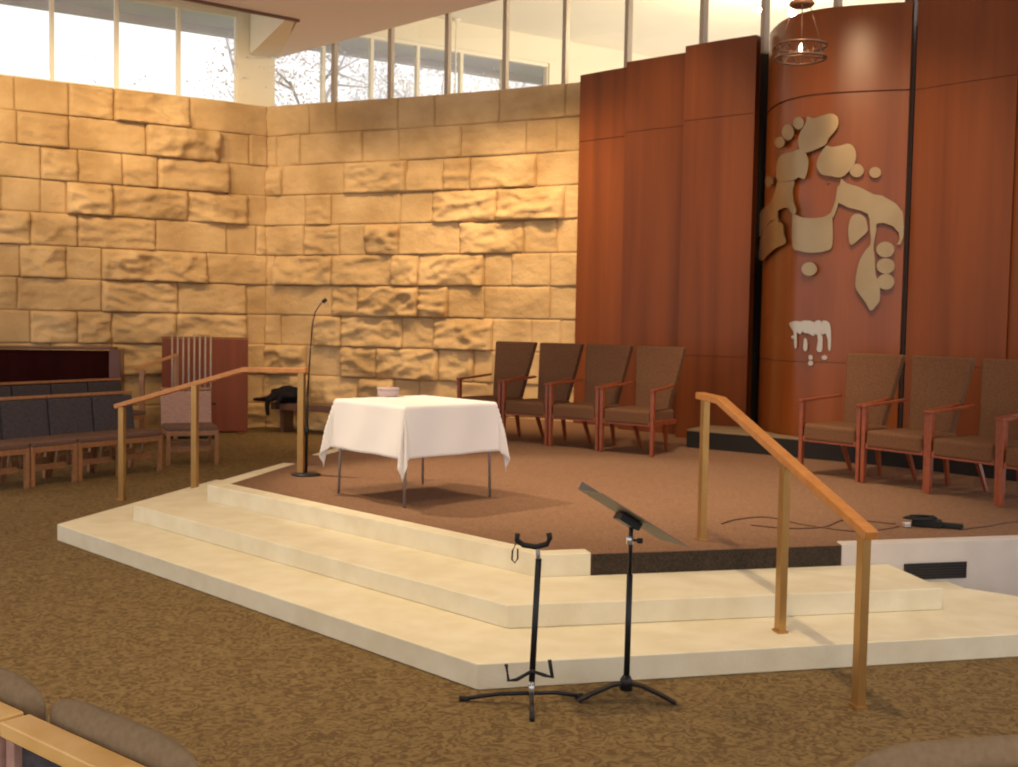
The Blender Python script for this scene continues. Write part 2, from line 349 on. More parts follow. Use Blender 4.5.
# ---- ceilings
slab = [(-3.749,18.0),(-3.0,15.71),(-4.187,14.821),(-12,8.6),(-12,-4),(9,-4),(9,5.6),(-.139,14.5)]
o = MB().prism(slab, ZC, ZC+.3).build('ceiling', M['ceiling']); struct(o)
o = MB().prism([(-12.2,13.4),(-12.2,-4),(10,-4),(10,12),(6.2,24.2),outer(0,.3)], ZCH, ZCH+.15).build('ceiling_high', M['plaster']); struct(o)
ea = strip([(-3.0,15.71),(-4.187,14.821),(-12,8.6)], .05, ZC-.035, ZC+.3); o = ea.build('trim_2', M['trimdark']); struct(o)
hb = MB().prism([(-4.15,17.80),(-3.74,18.03),(-3.66,17.85),(-3.05,15.76),(-3.15,15.66)], ZC+.002, ZCH); o = hb.build('ceiling_beam', M['plaster']); struct(o)

# ---- clerestory above the curved walls: glass between taupe mullions
GL = [(-3.80,18.06),(-3.686,17.88),(-2.779,17.46),(-1.869,17.09),(-.988,16.70),(-.132,16.28),(.708,15.83),(1.52,15.22),(2.36,14.20),(3.00,13.62),(3.62,12.75),(4.35,12.2),(5.9,10.4)]
w = MB(); zb0 = ZT-.05
f = MB()
for i, p in enumerate(GL[2:], 2):
    a = Vector(GL[i-1]); b = Vector(GL[min(i+1,len(GL)-1)]); an_ = math.atan2(b.y-a.y, b.x-a.x)
    f.box((p[0]+.0, p[1]+.06, (zb0+ZCH)/2), (.06,.10,ZCH-zb0), an_)
fo = f.build('window_3', M['mullion']); struct(fo)
gl = strip([(p[0],p[1]+.06) for p in GL[1:]], .006, zb0, ZCH); gl.build('pane', M['glass'], fo)

# ---- far pendant seen through the clerestory
t = empty('pendant_light', (-1.02,19.6,ZCH)); tag(t, 'small cream ceiling pendant on a thin stem beyond the clerestory glass', 'pendant light')
MB().lathe([(0,-.04),(.05,-.035),(.09,0)], n=20).build('canopy', M['frame'], t)
MB().tube([(0,0,-.03),(0,0,-1.25)], .012).build('stem', M['frame'], t)
MB().lathe([(0,-1.5),(.09,-1.48),(.12,-1.38),(.09,-1.27),(0,-1.24)], n=20).build('lamp_shade', M['frame'], t)

# ---- trees outside
def tree(x, y, h, lab, seed, R=2.2, nleaf=2400):
    rnd = random.Random(seed); t = empty('tree', (x,y,-.05)); tag(t, lab, 'tree', 'trees beyond the clerestory windows')
    tr = MB(); tr.tube([(0,0,0),(.05,0,h*.25),(.12,.05,h*.45)], .2, r2=.13)
    tips = []
    for k in range(9):
        a = rnd.uniform(0,2*PI); el = rnd.uniform(.5,1.2); b = Vector((.12,.05,h*.45)); L = rnd.uniform(.35,.5)*h
        d = Vector((math.cos(a)*math.cos(el), math.sin(a)*math.cos(el), math.sin(el))); m = b+d*L*.5+Vector((0,0,.1)); e = b+d*L
        tr.tube([b, m, e], .07, r2=.02, n=6); tips += [m, e]
        for q in range(3):
            s = m.lerp(e, rnd.random()); d2 = Vector((rnd.uniform(-1,1),rnd.uniform(-1,1),rnd.uniform(-.2,.8))).normalized(); tr.tube([s, s+d2*.8], .025, r2=.008, n=5); tips.append(s+d2*.8)
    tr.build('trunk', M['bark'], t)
    lf = MB()
    for k in range(nleaf*3):
        c = rnd.choice(tips)+Vector((rnd.gauss(0,1),rnd.gauss(0,1),rnd.gauss(0,.8)))*.34
        u = Vector((rnd.uniform(-1,1),rnd.uniform(-1,1),rnd.uniform(-1,1))).normalized(); v = u.orthogonal().normalized(); s = rnd.uniform(.022,.045)
        lf.add([c-u*s, c+v*s*.5, c+u*s, c-v*s*.5], [(0,1,2,3)])
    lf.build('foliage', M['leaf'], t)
tree(-3.3,21.6,7.6,'glare paled tree just past the left panes above the corner of the stone walls',1)
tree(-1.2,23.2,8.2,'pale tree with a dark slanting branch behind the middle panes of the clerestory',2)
tree(.55,24.2,7.4,'glare paled small leafed tree at the far right panes of the outer window',3,nleaf=2000)
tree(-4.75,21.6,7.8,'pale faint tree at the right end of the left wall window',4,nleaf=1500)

# ================================================================ WOOD PANELS AND ARK
ZW, ZS, ZL = 5.132, 4.235, 1.40
def panel(p, q, th, name, bow=.05, top=ZW, seams=(ZL, ZS), m='panel'):
    p = Vector(p); q = Vector(q); d = (q-p); L = d.length; d.normalize(); n = Vector((d.y,-d.x))   # towards the room
    pts = [p+d*L*k/8+n*bow*math.sin(PI*k/8) for k in range(9)]
    mb = MB(); zs = [ZP]+list(seams)+[top]
    for a, b in zip(zs[:-1], zs[1:]):
        strip([tuple(v) for v in pts], th, a+(.005 if a > ZP else 0), b-(.005 if b < top else 0), mb)
    strip([tuple(v) for v in offset_poly([tuple(v) for v in pts], .012)], th-.03, ZP, top-.01, mb)
    o = mb.build(name, M[m]); return struct(o)
panel((.896,15.44),(1.60,14.78),.20,'wall_panel_1', bow=.01)
panel((1.44,14.62),(2.24,13.955),.20,'wall_panel_2', bow=.01)
panel((2.06,13.74),(2.79,13.14),.12,'wall_panel_3', bow=.015)
panel((4.14,11.72),(4.84,10.93),.30,'wall_right_panel_1', bow=.02, top=5.6)
panel((4.86,10.96),(5.9,9.7),.30,'wall_right_panel_2', bow=.02, top=5.6)
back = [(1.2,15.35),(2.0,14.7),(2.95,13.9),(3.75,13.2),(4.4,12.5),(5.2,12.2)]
o = strip(back, .1, ZP, ZW-.02).build('wall_back_recess', M['dark']); struct(o)  # near-black backing wall; the slot's shade is put into its colour
o = MB().box((4.125,11.90,2.95),(.10,.10,5.12),-.6).build('gap_shade_filler', M['trimdark']); struct(o)  # dark filler box added in the gap, in place of its shade
# curved ark front
CV = P2([(3.00,13.35),(2.93,13.1),(2.92,12.75),(2.957,12.45),(3.055,12.22),(3.17,12.08),(3.31,11.98),(3.49,11.90),(3.78,11.80),(4.08,11.72)])
def catmull(P, n=6):
    out = []
    for i in range(len(P)-1):
        p0 = P[max(i-1,0)]; p1 = P[i]; p2 = P[i+1]; p3 = P[min(i+2,len(P)-1)]
        for k in range(n):
            t = k/n; out.append(.5*((2*p1)+(p2-p0)*t+(2*p0-5*p1+4*p2-p3)*t*t+(3*p1-p0-3*p2+p3)*t*t*t))
    out.append(P[-1]); return out
CVS = catmull(CV)
mb = MB()
for a, b in ((ZP,ZL-.004),(ZL+.004,ZS-.012),(ZS+.012,ZW)): strip([tuple(v) for v in CVS], .12, a, b, mb)
strip([tuple(v) for v in offset_poly([tuple(v) for v in CVS], .03)], .07, ZP, ZW-.01, mb)
for i, f_ in enumerate(mb.smooth): mb.smooth[i] = True
ark = mb.build('curved_ark', M['ark']); 
for p in ark.data.polygons:
    if abs(p.normal.z) > .5: p.use_smooth = False
m_ = ark.modifiers.new('es','EDGE_SPLIT'); m_.split_angle = .6
M['ark'].node_tree.nodes['Principled BSDF'].inputs['Specular IOR Level'].default_value = .3
tag(ark, 'tall curved cherry wood ark front carrying the brass sculpture, right of the dark slot', 'ark')
# parametrise the ark's face by arc length starting at the second control point
AC = CV[1:]; cum = [0]
for a, b in zip(AC[:-1], AC[1:]): cum.append(cum[-1]+(b-a).length)
def arcpt(s, off):
    s = min(max(s, .0), cum[-1]-1e-4)
    for i in range(len(AC)-1):
        if s <= cum[i+1]:
            t = (s-cum[i])/(cum[i+1]-cum[i]); p0 = AC[max(i-1,0)]; p1 = AC[i]; p2 = AC[i+1]; p3 = AC[min(i+2,len(AC)-1)]
            p = .5*((2*p1)+(p2-p0)*t+(2*p0-5*p1+4*p2-p3)*t*t+(3*p1-p0-3*p2+p3)*t*t*t)
            d = (.5*((p2-p0)+2*(2*p0-5*p1+4*p2-p3)*t+3*(3*p1-p0-3*p2+p3)*t*t)).normalized()
            return p+Vector((d.y,-d.x))*off
def plate(poly, off, th, name, m, parent, org):
    # smooth outline
    n = len(poly); pts = []
    V = [Vector(p) for p in poly]
    if n < 22:
        for i in range(n):
            p0, p1, p2, p3 = V[i-1], V[i], V[(i+1)%n], V[(i+2)%n]
            for k in range(3):
                t = k/3; pts.append(.5*((2*p1)+(p2-p0)*t+(2*p0-5*p1+4*p2-p3)*t*t+(3*p1-p0-3*p2+p3)*t*t*t))
    else: pts = V
    bm = bmesh.new(); vs = [bm.verts.new((p.x,p.y,0)) for p in pts]; f = bm.faces.new(vs)
    bmesh.ops.triangulate(bm, faces=[f])
    s0 = min(p.x for p in pts); s1 = max(p.x for p in pts); s = s0+.03
    while s < s1:
        bmesh.ops.bisect_plane(bm, geom=bm.verts[:]+bm.edges[:]+bm.faces[:], plane_co=(s,0,0), plane_no=(1,0,0)); s += .03
    r = bmesh.ops.extrude_face_region(bm, geom=bm.faces[:])
    for e in r['geom']:
        if isinstance(e, bmesh.types.BMVert): e.co.z = 1
    for v in bm.verts:
        s_, z_ = v.co.x, v.co.y; q = arcpt(s_, off+(th if v.co.z > .5 else 0)); v.co = (q.x-org[0], q.y-org[1], z_-org[2])
    bmesh.ops.recalc_face_normals(bm, faces=bm.faces[:])
    me = bpy.data.meshes.new(name); bm.to_mesh(me); bm.free(); me.materials.append(M[m])
    o = bpy.data.objects.new(name, me); COL.objects.link(o); o.parent = parent; return o
ART = {'leaf':[[(1.073,4.006),(1.14,3.979),(1.238,4.004),(1.319,4.013),(1.38,3.975),(1.389,3.893),(1.358,3.827),(1.294,3.755),(1.269,3.695),(1.165,3.648),(1.079,3.626),(1.012,3.654),(0.979,3.72),(0.981,3.803),(1.02,3.881),(1.059,3.946)],[(0.767,3.648),(0.911,3.651),(0.994,3.67),(1.063,3.628),(1.1,3.542),(1.094,3.432),(1.065,3.349),(0.989,3.372),(0.923,3.347),(0.688,3.371),(0.664,3.533),(0.699,3.614)],[(1.27,3.681),(1.195,3.547),(1.193,3.452),(1.244,3.382),(1.338,3.361),(1.431,3.347),(1.519,3.418),(1.567,3.495),(1.573,3.593),(1.541,3.667),(1.485,3.694),(1.42,3.677),(1.328,3.665)],[(1.556,2.938),(1.614,2.965),(1.68,2.923),(1.71,2.814),(1.701,2.773),(1.661,2.728),(1.559,2.64),(1.53,2.729),(1.526,2.838)],[(1.727,2.904),(1.772,2.903),(1.789,2.795),(1.769,2.632),(1.786,2.496),(1.798,2.333),(1.835,2.224),(1.842,2.088),(1.828,2.033),(1.766,1.957),(1.71,2.045),(1.628,2.168),(1.611,2.264),(1.638,2.455),(1.692,2.578),(1.742,2.659),(1.729,2.822)]],'band':[[(0.688,3.381),(0.923,3.356),(0.916,3.231),(0.936,3.104),(0.969,3.025),(0.937,2.978),(0.842,3.062),(0.682,3.033),(0.7,2.925),(0.55,2.951),(0.103,2.804),(-0.146,2.922),(-0.126,3.041),(0.205,3.115),(0.512,3.157),(0.623,3.274)],[(0.552,2.937),(0.712,2.917),(0.783,2.883),(0.8,2.776),(0.839,2.681),(0.691,2.64),(0.441,2.567),(0.26,2.518),(0.047,2.575),(0.08,2.708),(0.143,2.793)],[(1.43,3.336),(1.485,3.287),(1.617,3.243),(1.75,3.166),(1.828,3.151),(1.948,3.069),(2.028,2.974),(2.047,2.866),(2.053,2.821),(2.05,2.727),(2.014,2.646),(1.975,2.643),(2.003,2.7),(1.99,2.767),(1.93,2.835),(1.851,2.869),(1.8,2.863),(1.762,2.822),(1.729,2.85),(1.734,2.868),(1.705,2.963),(1.639,2.998),(1.506,3.034),(1.412,3.084),(1.415,3.2)],[(1.346,2.98),(1.383,3.089),(1.404,3.252),(1.427,3.245),(1.414,3.075),(1.371,2.932)]],'block':[[(0.937,2.985),(1.04,2.944),(1.161,2.931),(1.274,2.941),(1.346,2.98),(1.362,2.918),(1.371,2.644),(1.312,2.582),(1.159,2.564),(1.02,2.589),(0.933,2.641),(0.922,2.937)]],'berry':[[(1.034,3.942),(1.032,3.925),(1.027,3.91),(1.017,3.897),(1.004,3.888),(0.989,3.883),(0.973,3.883),(0.956,3.887),(0.94,3.896),(0.927,3.908),(0.916,3.923),(0.909,3.94),(0.906,3.957),(0.907,3.975),(0.913,3.99),(0.923,4.003),(0.936,4.011),(0.951,4.016),(0.968,4.016),(0.984,4.012),(1.0,4.003),(1.013,3.991),(1.024,3.976),(1.031,3.959)],[(0.92,3.858),(0.918,3.837),(0.912,3.818),(0.901,3.802),(0.882,3.791),(0.859,3.786),(0.835,3.786),(0.81,3.793),(0.786,3.804),(0.765,3.821),(0.749,3.841),(0.738,3.863),(0.734,3.885),(0.736,3.907),(0.745,3.926),(0.759,3.941),(0.778,3.952),(0.801,3.957),(0.826,3.956),(0.851,3.949),(0.874,3.937),(0.895,3.921),(0.909,3.902),(0.917,3.88)],[(0.781,3.773),(0.779,3.758),(0.771,3.745),(0.759,3.734),(0.742,3.727),(0.722,3.724),(0.7,3.724),(0.679,3.729),(0.658,3.738),(0.631,3.752),(0.607,3.768),(0.591,3.784),(0.585,3.801),(0.588,3.816),(0.602,3.828),(0.624,3.837),(0.653,3.842),(0.673,3.845),(0.694,3.844),(0.716,3.839),(0.737,3.83),(0.754,3.818),(0.768,3.804),(0.777,3.789)],[(0.558,3.375),(0.555,3.358),(0.545,3.344),(0.528,3.333),(0.505,3.325),(0.478,3.322),(0.449,3.323),(0.418,3.328),(0.389,3.338),(0.364,3.352),(0.34,3.368),(0.317,3.387),(0.307,3.405),(0.312,3.422),(0.33,3.435),(0.356,3.445),(0.379,3.453),(0.407,3.456),(0.437,3.455),(0.467,3.449),(0.496,3.439),(0.52,3.425),(0.54,3.409),(0.552,3.392)],[(1.222,2.39),(1.22,2.371),(1.213,2.354),(1.201,2.339),(1.185,2.328),(1.166,2.321),(1.146,2.318),(1.125,2.321),(1.106,2.328),(1.089,2.34),(1.075,2.355),(1.065,2.373),(1.061,2.392),(1.063,2.411),(1.072,2.428),(1.086,2.443),(1.102,2.454),(1.121,2.461),(1.141,2.463),(1.162,2.46),(1.181,2.453),(1.198,2.441),(1.211,2.426),(1.219,2.409)],[(1.653,3.411),(1.652,3.393),(1.646,3.376),(1.635,3.362),(1.622,3.351),(1.605,3.345),(1.588,3.343),(1.57,3.346),(1.554,3.353),(1.539,3.365),(1.528,3.379),(1.52,3.397),(1.517,3.415),(1.519,3.433),(1.525,3.45),(1.536,3.464),(1.549,3.475),(1.566,3.482),(1.583,3.484),(1.601,3.481),(1.617,3.473),(1.632,3.462),(1.643,3.447),(1.65,3.43)],[(1.814,3.388),(1.812,3.373),(1.807,3.359),(1.799,3.348),(1.788,3.339),(1.775,3.333),(1.761,3.332),(1.747,3.334),(1.734,3.34),(1.722,3.349),(1.713,3.361),(1.707,3.375),(1.705,3.39),(1.706,3.405),(1.711,3.418),(1.719,3.43),(1.73,3.438),(1.743,3.444),(1.757,3.445),(1.772,3.443),(1.785,3.437),(1.796,3.428),(1.806,3.416),(1.811,3.402)],[(1.951,2.591),(1.95,2.57),(1.942,2.551),(1.931,2.534),(1.915,2.521),(1.897,2.513),(1.877,2.51),(1.856,2.513),(1.837,2.521),(1.821,2.534),(1.808,2.551),(1.799,2.57),(1.796,2.591),(1.798,2.612),(1.805,2.632),(1.817,2.649),(1.832,2.662),(1.851,2.67),(1.871,2.673),(1.891,2.67),(1.91,2.662),(1.927,2.649),(1.94,2.632),(1.948,2.612)],[(1.96,2.422),(1.958,2.401),(1.951,2.381),(1.939,2.364),(1.924,2.351),(1.905,2.343),(1.885,2.34),(1.865,2.343),(1.846,2.351),(1.829,2.364),(1.816,2.381),(1.808,2.4),(1.804,2.421),(1.806,2.443),(1.813,2.462),(1.825,2.479),(1.841,2.492),(1.859,2.5),(1.879,2.503),(1.9,2.5),(1.919,2.492),(1.935,2.48),(1.948,2.463),(1.957,2.443)],[(1.963,2.259),(1.961,2.238),(1.954,2.219),(1.943,2.202),(1.928,2.188),(1.91,2.18),(1.891,2.177),(1.871,2.18),(1.853,2.188),(1.837,2.201),(1.824,2.217),(1.816,2.237),(1.813,2.258),(1.814,2.279),(1.821,2.299),(1.833,2.316),(1.848,2.329),(1.866,2.337),(1.885,2.34),(1.905,2.338),(1.923,2.33),(1.939,2.317),(1.952,2.3),(1.96,2.28)]],'letter':[[(0.912,1.82),(1.041,1.83),(1.072,1.721),(1.033,1.697),(1.005,1.712),(1.008,1.556),(0.981,1.555),(0.964,1.713),(0.921,1.769)],[(1.049,1.83),(1.197,1.827),(1.204,1.684),(1.144,1.705),(1.08,1.721)],[(1.099,1.648),(1.129,1.632),(1.136,1.537),(1.11,1.514),(1.091,1.547)],[(1.204,1.827),(1.276,1.834),(1.281,1.692),(1.294,1.675),(1.296,1.542),(1.276,1.508),(1.236,1.529),(1.245,1.618),(1.234,1.702),(1.213,1.69)],[(1.283,1.834),(1.341,1.837),(1.372,1.799),(1.384,1.699),(1.385,1.539),(1.361,1.538),(1.353,1.643),(1.323,1.709),(1.287,1.697)]],'dot':[[(1.199,1.45),(1.198,1.443),(1.196,1.436),(1.193,1.43),(1.188,1.426),(1.182,1.423),(1.177,1.422),(1.171,1.423),(1.165,1.425),(1.16,1.429),(1.156,1.435),(1.154,1.441),(1.153,1.448),(1.153,1.455),(1.155,1.462),(1.159,1.467),(1.163,1.472),(1.169,1.474),(1.175,1.476),(1.181,1.475),(1.186,1.472),(1.191,1.468),(1.195,1.463),(1.198,1.456)],[(1.205,1.388),(1.205,1.381),(1.202,1.375),(1.198,1.369),(1.192,1.364),(1.186,1.362),(1.179,1.36),(1.171,1.361),(1.165,1.363),(1.159,1.367),(1.154,1.373),(1.151,1.379),(1.15,1.386),(1.151,1.393),(1.153,1.4),(1.157,1.405),(1.163,1.41),(1.17,1.413),(1.177,1.414),(1.184,1.413),(1.191,1.411),(1.197,1.407),(1.201,1.401),(1.204,1.395)],[(1.354,1.452),(1.353,1.446),(1.35,1.44),(1.345,1.435),(1.339,1.43),(1.332,1.428),(1.324,1.427),(1.316,1.427),(1.309,1.43),(1.302,1.433),(1.297,1.438),(1.294,1.444),(1.293,1.45),(1.294,1.457),(1.297,1.463),(1.301,1.468),(1.307,1.472),(1.315,1.475),(1.322,1.476),(1.33,1.475),(1.338,1.473),(1.344,1.469),(1.349,1.464),(1.352,1.458)],[(0.987,1.663),(0.986,1.658),(0.983,1.654),(0.979,1.65),(0.974,1.647),(0.967,1.645),(0.96,1.644),(0.953,1.644),(0.946,1.646),(0.941,1.649),(0.936,1.652),(0.933,1.657),(0.932,1.661),(0.933,1.666),(0.935,1.671),(0.94,1.674),(0.945,1.677),(0.952,1.679),(0.959,1.68),(0.966,1.68),(0.972,1.678),(0.978,1.675),(0.983,1.672),(0.985,1.667)]]}
org = (3.4,11.9,2.9)
t = empty('wall_sculpture', org); tag(t, 'large wall sculpture of brass leaf, band and berry shapes mounted high on the curved ark', 'wall sculpture')
for k, off in (('leaf',.05),('band',.035),('block',.03),('berry',.045)):
    for poly in ART[k]: plate(poly, off, .018, {'leaf':'leaf','band':'ribbon','block':'shield','berry':'berry'}[k], 'art', t, org)
MB().tube([(x-org[0],y-org[1],z-org[2]) for x,y,z in [(*arcpt(1.3,0.0),3.3),(*arcpt(1.3,.036),3.3)]], .01).build('mount', M['art'], t)
org2 = (3.2,12.0,1.65)
t = empty('wall_lettering', org2); tag(t, 'small silver lettering with dots on the ark below the brass sculpture', 'lettering')
for poly in ART['letter']: plate(poly, .012, .012, 'letter', 'silver', t, org2)
for poly in ART['dot']: plate(poly, .012, .012, 'dot', 'silver', t, org2)
# long step in front of the ark
bl = [(2.02,12.62),(3.1,11.78),(4.0,11.08),(4.7,10.2),(4.9,10.45),(4.16,11.50),(3.75,11.70),(3.40,11.85),(3.1,12.02),(2.96,12.25),(2.86,12.7),(2.76,13.0),(2.34,13.2)]
t = empty('ark_step', (2.9,12.2,ZP)); tag(t, 'long low step with grey carpeted top and black front below the ark', 'step')
lb = [(p[0]-2.9,p[1]-12.2) for p in bl]
MB().prism(lb, 0, .185).build('riser', M['dark'], t)
MB().prism(lb, .185, .205).build('tread', M['greyfabric'], t, bevel=.005)
# hanging lamp
hl = (2.51,10.0,4.60)
t = empty('hanging_lamp', hl); tag(t, 'wrought metal ring lamp hung on thin wires in front of the ark', 'hanging lamp')
MB().lathe([(0,-.02),(.09,-.02),(.11,.0),(.10,.025),(0,.03)], n=28).build('canopy', M['trimdark'], t)
MB().tube([(0,0,.02),(0,0,ZC-4.60)], .006).build('rod', M['lamp_iron'], t)
for a in (.3, 2.4, 4.5):
    MB().tube([(.085*math.cos(a),.085*math.sin(a),-.01),(.215*math.cos(a),.215*math.sin(a),-.36)], .004, n=6).build('wire', M['lamp_iron'], t)
r = MB(); r.ring((0,0,-.36),.22,.011); r.ring((0,0,-.47),.22,.011); r.build('ring', M['lamp_iron'], t)
sc = MB()
for k in range(9):
    a = 2*PI*k/9; pts = []
    for j in range(13):
        b = j/12; aa = a+.7*b; z = -.47+.11*(.5-.5*math.cos(2*PI*b*1.0)) ; rr = .22-.03*math.sin(PI*b); pts.append((rr*math.cos(aa), rr*math.sin(aa), z))
    sc.tube(pts, .007, n=6)
sc.build('scrollwork', M['lamp_iron'], t)
MB().tube([(-.22,0,-.46),(0,.0,-.44),(.22,0,-.46)], .008, n=6).build('cross_bar', M['lamp_iron'], t)
lampb = MB().lathe([(0,-.44),(.03,-.435),(.045,-.38),(.035,-.33),(.025,-.31)], n=18).build('glass_cup', M['glass'], t)
MB().lathe([(0,-.43),(.012,-.42),(.018,-.38),(.008,-.34),(0,-.33)], n=12).build('flame', M['bulb'], t)

# ================================================================ ARMCHAIRS
def make_armchair():
    t = empty('armchair')
    W = .64
    s = MB(); s.box((0,-.03,.40),(.57,.54,.16)); s.build('seat', M['fabric'], t, bevel=.035, seg=4)
    # tapered back leaning backwards
    def bk(u, v, face):
        h = .40+v*.74; w = (.40+.21*v); y = .20+.17*v+(0 if face else .085)-.03*math.cos((u-.5)*PI)*(1 if face else .6)*-1*.6
        return ((u-.5)*w, y, h)
    b = MB(); nu, nv = 8, 8
    vs = [bk(i/nu,j/nv,1) for i in range(nu+1) for j in range(nv+1)]+[bk(i/nu,j/nv,0) for i in range(nu+1) for j in range(nv+1)]
    N = (nu+1)*(nv+1); fs = []
    for i in range(nu):
        for j in range(nv):
            a = i*(nv+1)+j; fs += [(a,a+nv+1,a+nv+2,a+1),(N+a,N+a+1,N+a+nv+2,N+a+nv+1)]
    for j in range(nv):
        fs += [(j,j+1,N+j+1,N+j),(nu*(nv+1)+j,N+nu*(nv+1)+j,N+nu*(nv+1)+j+1,nu*(nv+1)+j+1)]
    for i in range(nu):
        a = i*(nv+1); c = (i+1)*(nv+1); fs += [(a,N+a,N+c,c),(a+nv,c+nv,N+c+nv,N+a+nv)]
    b.add(vs, fs); b.build('backrest', M['fabric'], t, bevel=.018, seg=3)
    for sx in (-1,1):
        MB().bar((sx*.315,-.27,0),(sx*.315,-.27,.685),.036,.044,(0,1,0),.044,.05).build('front_leg', M['chairwood'], t, bevel=.006)
        MB().bar((sx*.16,.30,0),(sx*.20,.17,.36),.026,.034,(0,1,0),.04,.05).build('rear_leg', M['chairwood'], t, bevel=.005)
        a = MB(); path = [(sx*.315,-.31,.688),(sx*.31,-.15,.70),(sx*.30,.05,.715),(sx*.262,.24,.735)]
        for p, q in zip(path[:-1], path[1:]): a.bar(p, q, .05, .026)
        a.build('armrest', M['chairwood'], t, bevel=.006)
    r = MB(); 
    for sx in (-1,1): r.box((sx*.30,-.02,.345),(.03,.50,.05))
    r.box((0,-.275,.335),(.58,.03,.045)); r.box((0,.215,.335),(.42,.03,.045))
    r.build('seat_rail', M['chairwood'], t, bevel=.004)
    return t
proto = make_armchair(); KIDS[proto.name] = list(proto.children)
spots = [(1.29,11.82,-38,'brown armchair nearest the dark slot, rightmost in the row of four by the wood panels'),
 (.755,12.275,-38.5,'brown armchair third from the table in the row of four by the wood panels'),
 (.225,12.73,-39,'brown armchair second from the table, where the stone wall meets the wood panels'),
 (-.31,13.17,-39,'brown armchair nearest the draped table, in front of the stone wall'),
 (3.00,10.28,-52,'brown armchair in front of the ark, leftmost in the right hand row'),
 (3.40,9.70,-54,'brown armchair second from the ark in the right hand row'),
 (3.755,9.10,-57,'brown armchair third from the ark in the right hand row, cut by the picture edge'),
 (4.06,8.45,-62,'brown armchair fourth from the ark, only its arm and seat showing at the picture edge')]
for i, (x, y, a, lab) in enumerate(spots):
    a = math.radians(a); f_ = (math.sin(a), -math.cos(a)); o = proto if i == 0 else copy_tree(proto)
    o.location = (x-.035-f_[0]*.27, y-f_[1]*.27, ZP); o.rotation_euler = (0,0,a)
    tag(o, lab, 'armchair', 'armchairs by the wood panels' if i < 4 else 'armchairs beside the ark')

# ================================================================ TABLE AND CLOTH
tc_ = (-.735,8.80); ta = math.radians(45-2)
t = empty('square_table', (*tc_, ZP), ta); tag(t, 'small square table with thin metal legs under a white cloth', 'table')
MB().box((0,0,.735),(.88,.88,.025)).build('tabletop', M['pewwood'], t, bevel=.004)
for sx in (-1,1):
    for sy in (-1,1): MB().tube([(sx*.425,sy*.425,.0),(sx*.41,sy*.41,.722)], .0115, n=10).build('leg', M['steel'], t)
r = MB()
for s_ in (-1,1): r.box((0,s_*.41,.705),(.82,.02,.035)); r.box((s_*.41,0,.705),(.02,.82,.035))
r.build('apron', M['steel'], t)
def cloth(u, v):
    H = .445; O = .40; S_ = H+O
    x = (u*2-1)*S_; y = (v*2-1)*S_
    cx = max(-H, min(H, x)); cy = max(-H, min(H, y)); dx = x-cx; dy = y-cy; d = math.hypot(dx, dy)
    if d < 1e-6: return (x, y, .752)
    ux, uy = dx/d, dy/d
    corner = (abs(dx) > 1e-6 and abs(dy) > 1e-6)
    if corner:
        th = math.atan2(abs(dy), abs(dx))/(PI/2)       # 0..1 across the corner
        flare = (.16+.10*math.sin(th*PI*3-PI/2+PI)**2*1.0)
        w = .030*math.cos(th*PI*6)*min(1, d/.25)*math.sin(PI*th)
        flr = .10+.10*math.sin(PI*th)
        out = .012+flr*d*1.0+w
        ang = math.atan2(uy, ux)
    else:
        e = min(1, abs(abs(x)-H)/.12 if abs(dy)>1e-6 else abs(abs(y)-H)/.12)
        s_ = x if abs(dy) > 1e-6 else y
        out = .012+.10*d+.012*math.sin(s_*13+(1.3 if abs(dy)>1e-6 else .2))*min(1,d/.3)
    drop = d*(.975 if not corner else .985)
    soft = .010*math.exp(-d/.012)
    return (cx+ux*out, cy+uy*out, .752-drop+.010-soft if d > .012 else .752-d*.3)
cl = MB().grid(cloth, 84, 84).build('tablecloth', M['cloth'], None, solid=.003)
cl.location = (*tc_, ZP); cl.rotation_euler = (0,0,ta); tag(cl, 'white cloth draped over the square table with pointed hanging corners', 'tablecloth')
t = empty('round_tin', (-.99,9.17,ZP+.755)); tag(t, 'small round lilac grey tin at the back of the white tablecloth', 'tin')
MB().lathe([(0,0),(.085,0),(.088,.005),(.088,.05),(.085,.055),(0,.055)], n=28).build('body', M['lavender'], t)
MB().lathe([(0,.055),(.09,.055),(.092,.058),(.092,.07),(.088,.073),(0,.073)], n=28).build('lid', M['lavender'], t)

# ================================================================ HANDRAILS
def handrail(name, posts, path, lab, w=.062):
    t = empty(name, posts[0][0]); o0 = Vector(posts[0][0]); tag(t, lab, 'handrail', 'handrails beside the steps')
    for (b, top) in posts:
        b = Vector(b)-o0; h = top-o0.z
        d = Vector(path[1])-Vector(path[0]); a = math.atan2(d.y, d.x)
        p = MB().box((b.x, b.y, (b.z+h)/2), (w, .042, h-b.z), a).build('post', M['brass'], t, bevel=.004)
        MB().box((b.x, b.y, b.z+.006), (.078,.058,.012), a).build('base_plate', M['brass'], p)
    m = MB(); P = [Vector(q)-o0 for q in path]
    # swept rectangular rail with mitred bends
    vs = []
    for i, p in enumerate(P):
        d = (P[min(i+1,len(P)-1)]-P[max(i-1,0)]); d.normalize(); hx = Vector((d.y,-d.x,0)).normalized(); up = hx.cross(d); up = up if up.z > 0 else -up
        for a_, b_ in ((-1,-1),(1,-1),(1,1),(-1,1)): vs.append(p+hx*.033*a_+up*.022*b_)
    fs = [(3,2,1,0), tuple(range(len(vs)-4,len(vs)))]
    for i in range(len(P)-1):
        for k in range(4): fs.append((i*4+k, i*4+(k+1)%4, i*4+4+(k+1)%4, i*4+4+k))
    m.add(vs, fs); m.build('rail', M['railwood'], t, bevel=.007)
